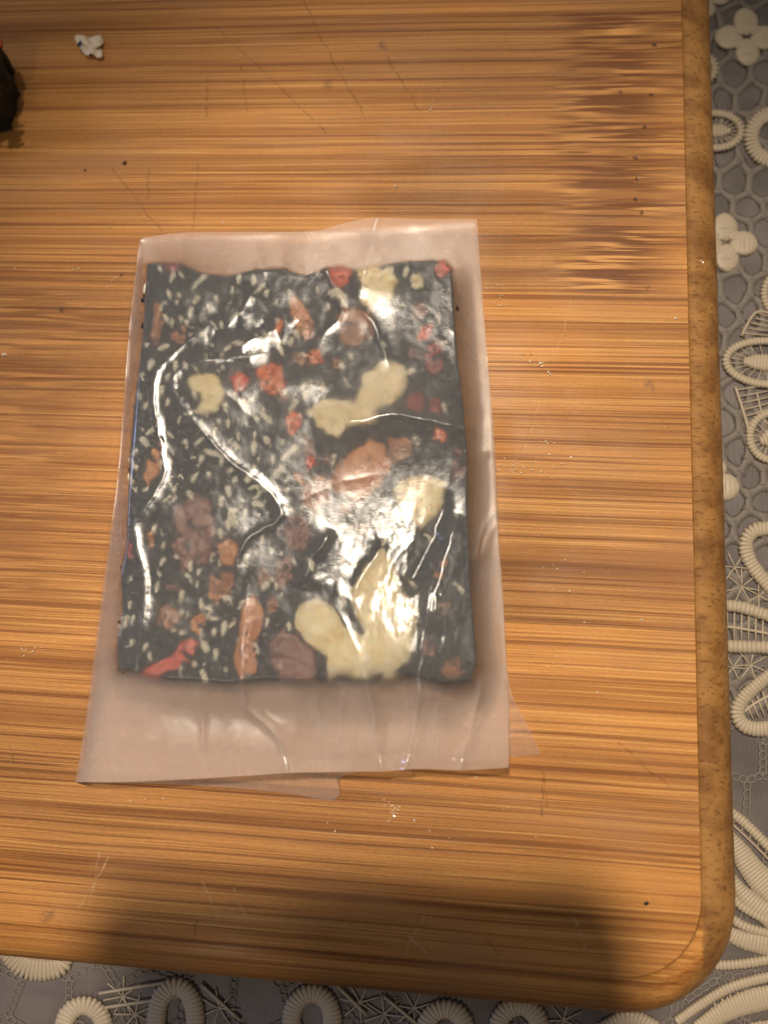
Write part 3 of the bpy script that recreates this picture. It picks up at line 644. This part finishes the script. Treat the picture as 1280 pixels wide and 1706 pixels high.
# dark nougat end at the left border
EDGE = [(-150, 90), (-60, 78), (0, 70), (12, 73), (16, 84), (13, 98), (20, 108), (24, 124), (18, 140), (14, 160), (8, 178), (-4, 190), (-80, 214), (-150, 222)]
EP = resample(np.array(EDGE) - np.array([20, 12]), 90, True); ec = EP.mean(0); V = []
for f, z in ((0.93, 0.2), (0.945, 2.5), (0.97, 5.0), (0.99, 6.8), (0.97, 7.8), (0.85, 8.2), (0.6, 8.4), (0.3, 8.5), (0.05, 8.5)):
    Q = ec + (EP - ec) * f
    Q = Q + 9 * np.stack([vnoise(Q[:, 0] / 9, Q[:, 1] / 9 + z, 81), vnoise(Q[:, 0] / 9, Q[:, 1] / 9 + z, 82)], -1)
    W = at(Q[:, 0], Q[:, 1], 7.5); W[:, 2] = (z + 0.8 * vnoise(Q[:, 0] / 8, Q[:, 1] / 8, 83) * (z > 5)) * MM; V.append(W)
Fc = []
for k in range(8):
    for i in range(90):
        j = (i + 1) % 90; Fc.append([k * 90 + i, k * 90 + j, (k + 1) * 90 + j, (k + 1) * 90 + i])
Fc.append([8 * 90 + i for i in range(90)])
e0 = at(-60, 150, 0); en = empty('nougat_end', tuple(e0)); tag(en, 'bare dark nougat piece with a red berry cut off by the left border', 'candy')
mesh('sesame_paste', np.concatenate(V) - e0, Fc, PASTE, en)
V, Fc = lump([(-24, 66), (-8, 62), (3, 68), (2, 80), (-20, 82)], 0.5, 84, base=lambda x, y: np.full(np.shape(x), 8.3)); mesh('goji_berry', V - e0, Fc, GOJI, en)
for (x, y, a) in ((-24, 112, 70), (-30, 150, 40)):
    o = bpy.data.objects.new('sesame_seed', SM); o.location = at(x, y, 8.2) - e0; o.scale = (1.1 * MM,) * 3; o.rotation_euler = (0.3, 0.3, math.radians(a)); link(o, en)
BS = seed_mesh('sesame_crumb', BLACKSEED)
for (x, y, s, a, lb) in ((207, 271, .55, .8, 'tiny black seed above the wrapper left corner'), (1078, 1505, .5, .4, 'tiny black seed near the rounded board corner'), (141, 283, .3, .1, 'tiny dark speck left of the black seed above the wrapper')):
    o = bpy.data.objects.new('sesame_crumb', BS); o.location = at(x, y, 0.22); o.scale = (s * MM * 0.8, s * MM, s * MM); o.rotation_euler = (0, 0, a); link(o); tag(o, lb, 'crumb', 'black specks on the board')
mb = MB()
for _ in range(260):
    x = rng.uniform(-90, -4); y = rng.uniform(72, 180); zz = 8.3
    a = rng.uniform(0, 6.3); R_ = np.array(Matrix.Rotation(a, 3, 'Z') @ Matrix.Rotation(rng.normal(0, .6), 3, 'X'))
    mb.add(iv @ R_.T * rng.uniform(0.7, 1.1) * MM + at(x, y, zz) - e0, ifc)
o = mb.build('black_sesame', BLACKSEED, en); o['kind'] = 'stuff'
# glinting sugar and oil crumbs
mb = MB()
oc = np.array([(1, 0, 0), (-1, 0, 0), (0, 1, 0), (0, -1, 0), (0, 0, 1), (0, 0, -1)], float); of = [[0, 2, 4], [2, 1, 4], [1, 3, 4], [3, 0, 4], [2, 0, 5], [1, 2, 5], [3, 1, 5], [0, 3, 5]]
def grain(x, y, s):
    q = oc * rng.uniform(0.6, 1.2, 3) * s * MM; a = rng.uniform(0, 6.3, 3)
    R = np.array(Matrix.Rotation(a[0], 3, 'X') @ Matrix.Rotation(a[1], 3, 'Z')); mb.add(q @ R.T + at(x, y, s * 0.7), of)
for (x, y, rx, ry, n) in ((850, 778, 22, 10, 26), (915, 775, 30, 28, 18), (915, 735, 25, 15, 8), (895, 606, 18, 4, 14), (918, 620, 6, 4, 4), (832, 500, 12, 16, 8), (834, 475, 6, 6, 5), (1126, 530, 4, 2, 3), (650, 1348, 14, 12, 18), (50, 1080, 22, 12, 14), (930, 945, 60, 12, 5), (178, 376, 3, 2, 2), (720, 182, 4, 10, 4), (371, 370, 2, 2, 1), (660, 311, 8, 3, 3), (1170, 436, 5, 5, 3), (80, 445, 60, 6, 5), (920, 1105, 16, 10, 5), (190, 470, 8, 8, 4), (885, 590, 30, 12, 6), (240, 1330, 40, 5, 4), (1000, 940, 200, 300, 14), (900, 1330, 120, 60, 6), (700, 1380, 200, 30, 6), (6, 590, 8, 3, 5)):
    for _ in range(n): grain(x + rng.normal(0, rx * .6), y + rng.normal(0, ry * .6), rng.uniform(0.08, 0.24))
o = mb.build('sugar_crumbs', SUGAR, None, False); tag(o, 'tiny glinting sugar crumbs scattered over the bamboo board', 'crumbs', None, 'stuff')

# ------------------------------------------------------------------ lace tablecloth
lace = empty('lace_tablecloth', (0, 0, ZC * MM)); tag(lace, 'cream lace tablecloth with flowers and ribbed leaves under the board', 'tablecloth')
lo = np.array(lace.location)
def lp(P, h): P = np.asarray(P, float); return at(P[:, 0], P[:, 1], np.full(len(P), ZC + h)) - lo
def build(mb, name, mat=None): return mb.build(name, mat or THREAD, lace)
def rib(mb, path, width, step=6.0, h=0.75, closed=False, tilt=0.0):
    """satin stitch: threads laid side by side across a curved band (px)"""
    P = np.asarray(path, float)
    L = np.linalg.norm(np.diff(np.vstack([P, P[:1]]) if closed else P, axis=0), axis=1).sum()
    n = max(3, int(L / step)); Q = resample(P, n, closed, len(P) < 30)
    Tn = (np.roll(Q, -1, 0) - np.roll(Q, 1, 0)) if closed else np.gradient(Q, axis=0)
    Tn /= np.linalg.norm(Tn, axis=1)[:, None] + 1e-9; N = np.stack([-Tn[:, 1], Tn[:, 0]], -1)
    wv = np.broadcast_to(np.asarray(width if np.ndim(width) == 0 else np.interp(np.linspace(0, 1, n), np.linspace(0, 1, len(width)), width), float), (n,))
    for i in range(n):
        s = np.array([-0.5, -0.44, -0.25, 0, 0.25, 0.44, 0.5]); d = N[i] + Tn[i] * tilt; ww = wv[i] * rng.uniform(0.95, 1.05)
        X = Q[i] + d * (s * ww)[:, None]
        hh = np.array([0.15, 0.42, 0.62, 0.68, 0.62, 0.42, 0.15]) * h * 0.8 * rng.uniform(0.92, 1.08)
        W = at(X[:, 0], X[:, 1], ZC + hh) - lo
        tube(mb, W, np.array([0.4, 0.9, 1, 1, 1, 0.9, 0.4]) * step * 0.74 / 8.9 * MM, 6)
def line(mb, P, r=0.22, h=0.35, closed=False, n=None, jit=0.0):
    P = resample(P, n or max(4, len(P) * 5), closed, len(P) > 2)
    if jit: P = P + rng.normal(0, jit, P.shape)
    tube(mb, lp(P, h), r * MM, 5, closed)
def chain(mb, a, b, gap=11, rung=13):
    a = np.array(a, float); b = np.array(b, float); d = b - a; L = np.linalg.norm(d); d /= L; nn_ = np.array([-d[1], d[0]])
    k = max(2, int(L / rung)); t = np.linspace(0, L, k * 6 + 1)
    for sgn in (-1, 1):
        P = a + d * t[:, None] + nn_ * (sgn * (gap * 0.5) * (0.62 + 0.38 * np.abs(np.sin(math.pi * t * k / L))))[:, None]
        tube(mb, lp(P, 0.4), 0.20 * MM, 5)
    for i in range(k + 1):
        c = a + d * L * i / k; tube(mb, lp([c - nn_ * gap * .45, c + nn_ * gap * .45], 0.42), 0.20 * MM, 5)
def dome(mb, cx, cyy, rx, ry, a=0, h=0.9, lines=7, z0=0.15):
    nr_, na = 9, 30; a = math.radians(a); V = []; 
    for i in range(nr_ + 1):
        f = i / nr_
        for k in range(na):
            t = 2 * math.pi * k / na; u = rx * f * math.cos(t); v = ry * f * math.sin(t)
            zz = z0 + h * math.sqrt(max(0, 1 - f ** 3)) + 0.10 * math.cos(u / rx * lines * 3.0) * (f < 0.98)
            V.append((cx + u * math.cos(a) - v * math.sin(a), cyy + u * math.sin(a) + v * math.cos(a), ZC + zz))
    V = np.array(V); W = at(V[:, 0], V[:, 1], V[:, 2]) - lo; Fc = []
    for i in range(nr_):
        for k in range(na):
            k2 = (k + 1) % na; Fc.append([i * na + k2, i * na + k, (i + 1) * na + k, (i + 1) * na + k2])
    mb.add(W, Fc)
def hexnet(x0, x1, y0, y1, sx, sy, r, h, name, keepf=None, chained=False):
    mb = MB(); seen = set()
    for j in range(int((y1 - y0) / (sy * .75)) + 2):
        for i in range(int((x1 - x0) / sx) + 2):
            cx = x0 + i * sx + (sx / 2 if j % 2 else 0); cyy = y0 + j * sy * .75
            if keepf and not keepf(cx, cyy): continue
            C_ = [(cx, cyy - sy / 2), (cx + sx / 2, cyy - sy / 4), (cx + sx / 2, cyy + sy / 4), (cx, cyy + sy / 2), (cx - sx / 2, cyy + sy / 4), (cx - sx / 2, cyy - sy / 4)]
            for k in range(6):
                a, b2 = C_[k], C_[(k + 1) % 6]; key = tuple(sorted([(round(a[0]), round(a[1])), (round(b2[0]), round(b2[1]))]))
                if key in seen: continue
                seen.add(key)
                j1 = np.array([vnoise(np.array(p[0] / 30.), np.array(p[1] / 30.), 61) for p in (a, b2)]) * sx * .34; j2 = np.array([vnoise(np.array(p[0] / 30.), np.array(p[1] / 30.), 62) for p in (a, b2)]) * sx * .34
                a = (a[0] + j1[0], a[1] + j2[0]); b2 = (b2[0] + j1[1], b2[1] + j2[1])
                if chained: chain(mb, a, b2)
                else:
                    m_ = ((a[0] + b2[0]) / 2, (a[1] + b2[1]) / 2)
                    P = resample([a, m_, b2], 7, False, False); rr = np.array([1.35, 1.05, .85, .8, .85, 1.05, 1.35]) * r * MM
                    tube(mb, lp(P, h), rr, 5)
    if mb.V:
        for q in mb.V: q[:, 2] *= 0.30
        o = mb.build(name, NET, lace); o['kind'] = 'stuff'
hexnet(1180, 1520, -60, 1130, 47, 60, 1.05, 0.1, 'fine_net')
hexnet(1190, 1540, 1170, 1850, 92, 116, 0.3, 0.3, 'chain_net', None, True)
hexnet(-70, 1190, 1580, 1830, 92, 116, 0.3, 0.3, 'chain_net', None, True)
def flower(cx, cyy, s=1.0, petals=((-30, 1), (-2, -25), (1, 26), (29, 2))):
    mb = MB()
    for (dx, dy) in petals:
        a = math.degrees(math.atan2(dy, dx)); dome(mb, cx + dx * s, cyy + dy * s, 24 * s, 21 * s, a, 0.75)
    for (dx, dy) in ((-13, -11), (13, -11), (-13, 12), (13, 12)): dome(mb, cx + dx * s, cyy + dy * s, 12 * s, 10 * s, 0, 0.75)
    build(mb, 'flower_motif')
for (x, y, s) in ((1245, 62, 1), (1176, -8, .8), (1211, 404, 1), (1365, 230, 1), (1350, 560, 1)): flower(x, y, s)
def leaf(cx, cyy, rx, ry, a=0, wd=11, inner=True, step=6):
    mb = MB(); P = ell(cx, cyy, rx, ry, a); rib(mb, P, wd, step, 0.8, True)
    if inner: 
        aa = math.radians(a); ix, iy = rx * .52, ry * .38
        rib(mb, [(cx - ix * math.cos(aa), cyy - ix * math.sin(aa)), (cx, cyy), (cx + ix * math.cos(aa), cyy + ix * math.sin(aa))], (iy * .9, iy * 1.9, iy * 2.1, iy * 1.9, iy * .9), 5, 0.7)
        for t in np.linspace(0, 2 * math.pi, 22)[:-1]:
            q = np.array([[math.cos(t), math.sin(t)]]); 
            p0 = (cx + rx * .52 * math.cos(t) * math.cos(aa) - ry * .4 * math.sin(t) * math.sin(aa), cyy + rx * .52 * math.cos(t) * math.sin(aa) + ry * .4 * math.sin(t) * math.cos(aa))
            p1 = (cx + rx * .95 * math.cos(t) * math.cos(aa) - ry * .95 * math.sin(t) * math.sin(aa), cyy + rx * .95 * math.cos(t) * math.sin(aa) + ry * .95 * math.sin(t) * math.cos(aa))
            line(mb, [p0, p1], 0.13, 0.3, n=3)
    build(mb, 'leaf_motif')
leaf(1172, 115, 20, 20, 0, 11, False); leaf(1192, 219, 44, 29, 0, 10); leaf(1292, 230, 40, 40, 0, 24, False, 6)
leaf(1278, 605, 68, 36, 4, 10); leaf(1302, 490, 28, 34, 0, 9); leaf(1290, 728, 40, 40, -20, 10)
def spokes(mb, cx, cyy, r, n=7, ph=0.2):
    for k in range(n):
        a = ph + 2 * math.pi * k / n; line(mb, [(cx, cyy), (cx + r * math.cos(a), cyy + r * math.sin(a))], 0.14, 0.3, n=4)
def ladder(mb, A, B, rungs):
    A = resample(A, rungs, False); B = resample(B, rungs, False)
    for p, q in zip(A, B): tube(mb, lp([p, q], 0.35), 0.18 * MM, 5)
mb = MB()                                                     # narrow wedge of straight threads
line(mb, [(1226, 645), (1245, 705), (1252, 740)], .3); line(mb, [(1262, 655), (1275, 700), (1300, 720)], .2); ladder(mb, [(1228, 650), (1246, 705)], [(1290, 640), (1290, 690)], 6)
line(mb, [(1236, 560), (1262, 520), (1300, 530)], .3); ladder(mb, [(1240, 555), (1265, 522)], [(1285, 560), (1290, 530)], 5); build(mb, 'thread_ladder')
mb = MB(); dome(mb, 1208, 812, 26, 23, 0, 0.7); dome(mb, 1190, 780, 22, 20, 0, 0.7); build(mb, 'flower_motif')
mb = MB(); rib(mb, [(1330, 872), (1290, 880), (1258, 884), (1243, 905), (1250, 935), (1272, 965), (1300, 995)], 22, 6, 1.0); build(mb, 'braid')
mb = MB(); spokes(mb, 1237, 978, 30, 7); spokes(mb, 1265, 992, 26, 6, .5); spokes(mb, 1225, 945, 26, 6, .1); build(mb, 'thread_star')
mb = MB(); rib(mb, [(1195, 1008), (1235, 1012), (1280, 1026), (1330, 1046)], 17, 7, 1.0); rib(mb, [(1195, 1076), (1240, 1078), (1290, 1080), (1340, 1092)], 18, 7, 1.0)
line(mb, [(1195, 1043), (1240, 1048), (1330, 1066)], .32); ladder(mb, [(1200, 1018), (1240, 1022), (1330, 1052)], [(1200, 1068), (1240, 1070), (1330, 1086)], 12); build(mb, 'braid')
mb = MB(); spokes(mb, 1252, 1108, 30, 7, .4); spokes(mb, 1222, 1112, 24, 6, .1); build(mb, 'thread_star')
mb = MB(); rib(mb, [(1340, 1092), (1300, 1115), (1262, 1142), (1233, 1172), (1231, 1197), (1250, 1213), (1290, 1212), (1340, 1190)], (22, 20, 20, 22, 22, 24, 24, 20), 6, 1.1)
line(mb, [(1238, 1188), (1262, 1170), (1300, 1150)], .3); ladder(mb, [(1244, 1172), (1275, 1150), (1310, 1130)], [(1256, 1198), (1290, 1190), (1320, 1180)], 8); build(mb, 'leaf_motif')
# fan of ribbed bands in the lower right corner
mb = MB(); rib(mb, [(1205, 1345), (1240, 1370), (1285, 1415), (1330, 1470)], 13, 6, 1.0); build(mb, 'braid')
mb = MB(); rib(mb, [(1210, 1385), (1228, 1410), (1255, 1450), (1300, 1500)], (14, 34, 46, 40), 5.5, 1.0); rib(mb, [(1218, 1460), (1245, 1495), (1290, 1530)], (12, 30, 40), 5.5, 1.0); build(mb, 'fan_motif')
mb = MB(); ladder(mb, [(1232, 1352), (1270, 1388), (1310, 1430)], [(1222, 1372), (1258, 1408), (1300, 1452)], 7); line(mb, [(1222, 1374), (1260, 1410), (1305, 1456)], .2); build(mb, 'thread_ladder')
mb = MB(); rib(mb, [(1212, 1485), (1240, 1512), (1300, 1545)], 12, 6, 1.0); rib(mb, [(1212, 1525), (1245, 1545), (1300, 1560)], 12, 6, 1.0); build(mb, 'braid')
mb = MB(); rib(mb, [(1212, 1552), (1240, 1566), (1300, 1576)], (20, 34, 40), 5.5, .9); build(mb, 'fan_motif')
mb = MB(); rib(mb, [(1195, 1608), (1235, 1606), (1300, 1596)], 12, 6, 1.0); rib(mb, [(1130, 1700), (1165, 1675), (1210, 1648), (1260, 1632), (1310, 1622)], 13, 6, 1.0); build(mb, 'braid')
mb = MB(); rib(mb, [(1165, 1712), (1205, 1686), (1250, 1668), (1310, 1655)], (24, 34, 40, 40), 5.5, 1.0); rib(mb, [(1210, 1740), (1250, 1722), (1310, 1712)], (24, 34, 36), 5.5, 1.0); build(mb, 'fan_motif')
mb = MB(); ladder(mb, [(1190, 1670), (1230, 1652), (1300, 1636)], [(1198, 1684), (1238, 1664), (1300, 1650)], 9); ladder(mb, [(1212, 1450), (1240, 1480), (1290, 1520)], [(1205, 1470), (1232, 1498), (1285, 1535)], 7); build(mb, 'thread_ladder')
# bottom strip
mb = MB(); rib(mb, [(8, 1580), (45, 1612), (100, 1610), (110, 1580)], (30, 40, 36, 20), 6, 0.9); build(mb, 'fan_motif')
for (x, y, rx, ry) in ((140, 1716, 44, 52), (293, 1700, 42, 72), (520, 1700, 44, 58), (742, 1720, 44, 50), (865, 1712, 44, 46)):
    mb = MB(); rib(mb, ell(x, y, rx * .78, ry * .8, 0), 30, 6.5, 1.0, True); build(mb, 'leaf_motif')
for (x, y) in ((205, 1660), (225, 1690), (365, 1680), (640, 1690), (690, 1680), (940, 1700), (600, 1670)):
    mb = MB(); spokes(mb, x, y, 34, 7, x * .01); build(mb, 'thread_star')
mb = MB()
for A, B in (((165, 1655), (285, 1635)), ((165, 1680), (300, 1660)), ((335, 1640), (400, 1700)), ((560, 1640), (610, 1690)), ((640, 1660), (700, 1710))): line(mb, [A, B], .3, .45, n=5)
build(mb, 'thread_ladder')
mb = MB(); rib(mb, [(1010, 1712), (1050, 1695), (1090, 1712)], 24, 6, 1.0); build(mb, 'leaf_motif')

kids = [o for o in lace.children]
for o in kids:
    c = np.array([v.co[:] for v in o.data.vertices]).mean(0) + lo
    net = o['kind'] if 'kind' in o.keys() else ''
    if c[0] > 0.052: sh = [(0.0385, 0), (0.077, 0)] if net else [(0.020, 0.004), (0.040, -0.003), (0.060, 0.002)]
    else: sh = [(0, -0.0265), (0, -0.053)] if net else [(0.012, -0.019), (-0.004, -0.038), (-0.145, -0.002), (0.105, -0.019)]
    for dx, dy in sh:
        q = o.copy(); q.location = (dx, dy, 0.00002); link(q, lace)

# ------------------------------------------------------------------ the phone that takes the picture (its shadow falls on the board)
PH = mat_simple('phone_glass', (0.02, 0.02, 0.022), 0.15, 0.5, 2000, 0.1, 0.00001); PHR = mat_simple('phone_rim', (0.35, 0.35, 0.37), 0.3, 0.5, 2000, 0.1, 0.00001, 1.0)
phone = empty('smartphone', tuple(CAM)); tag(phone, 'dark smartphone held flat above the board to take the picture', 'phone')
def slab(name, x0, x1, y0, y1, z0, z1, r, mat, parent):
    P = []
    for (cx, cyy, a0) in ((x1 - r, y0 + r, -90), (x1 - r, y1 - r, 0), (x0 + r, y1 - r, 90), (x0 + r, y0 + r, 180)):
        for k in range(9): a = math.radians(a0 + 90 * k / 8); P.append((cx + r * math.cos(a), cyy + r * math.sin(a)))
    P = np.array(P); c = P.mean(0); V = []
    for z, q in ((z0, .8), (z0 + .6, 0), (z1 - .6, 0), (z1, .8)):
        Q = P - (P - c) / np.linalg.norm(P - c, axis=1)[:, None] * q
        V.append(np.c_[Q, np.full(len(Q), z)])
    n = len(P); V = np.concatenate(V) * MM; V = V @ RM.T     # camera frame: x right, y down, z forward
    Fc = [[k * n + i, k * n + (i + 1) % n, (k + 1) * n + (i + 1) % n, (k + 1) * n + i] for k in range(3) for i in range(n)] + [list(range(n))[::-1], [3 * n + i for i in range(n)]]
    return mesh(name, V, Fc, mat, parent, False)
slab('phone_body', -62, 12, -18, 130, -14, -6.5, 9, PHR, phone)
slab('screen', -60, 10, -16, 128, -14.6, -14.05, 8, PH, phone)
slab('back_glass', -60, 10, -16, 128, -6.45, -5.9, 8, PH, phone)
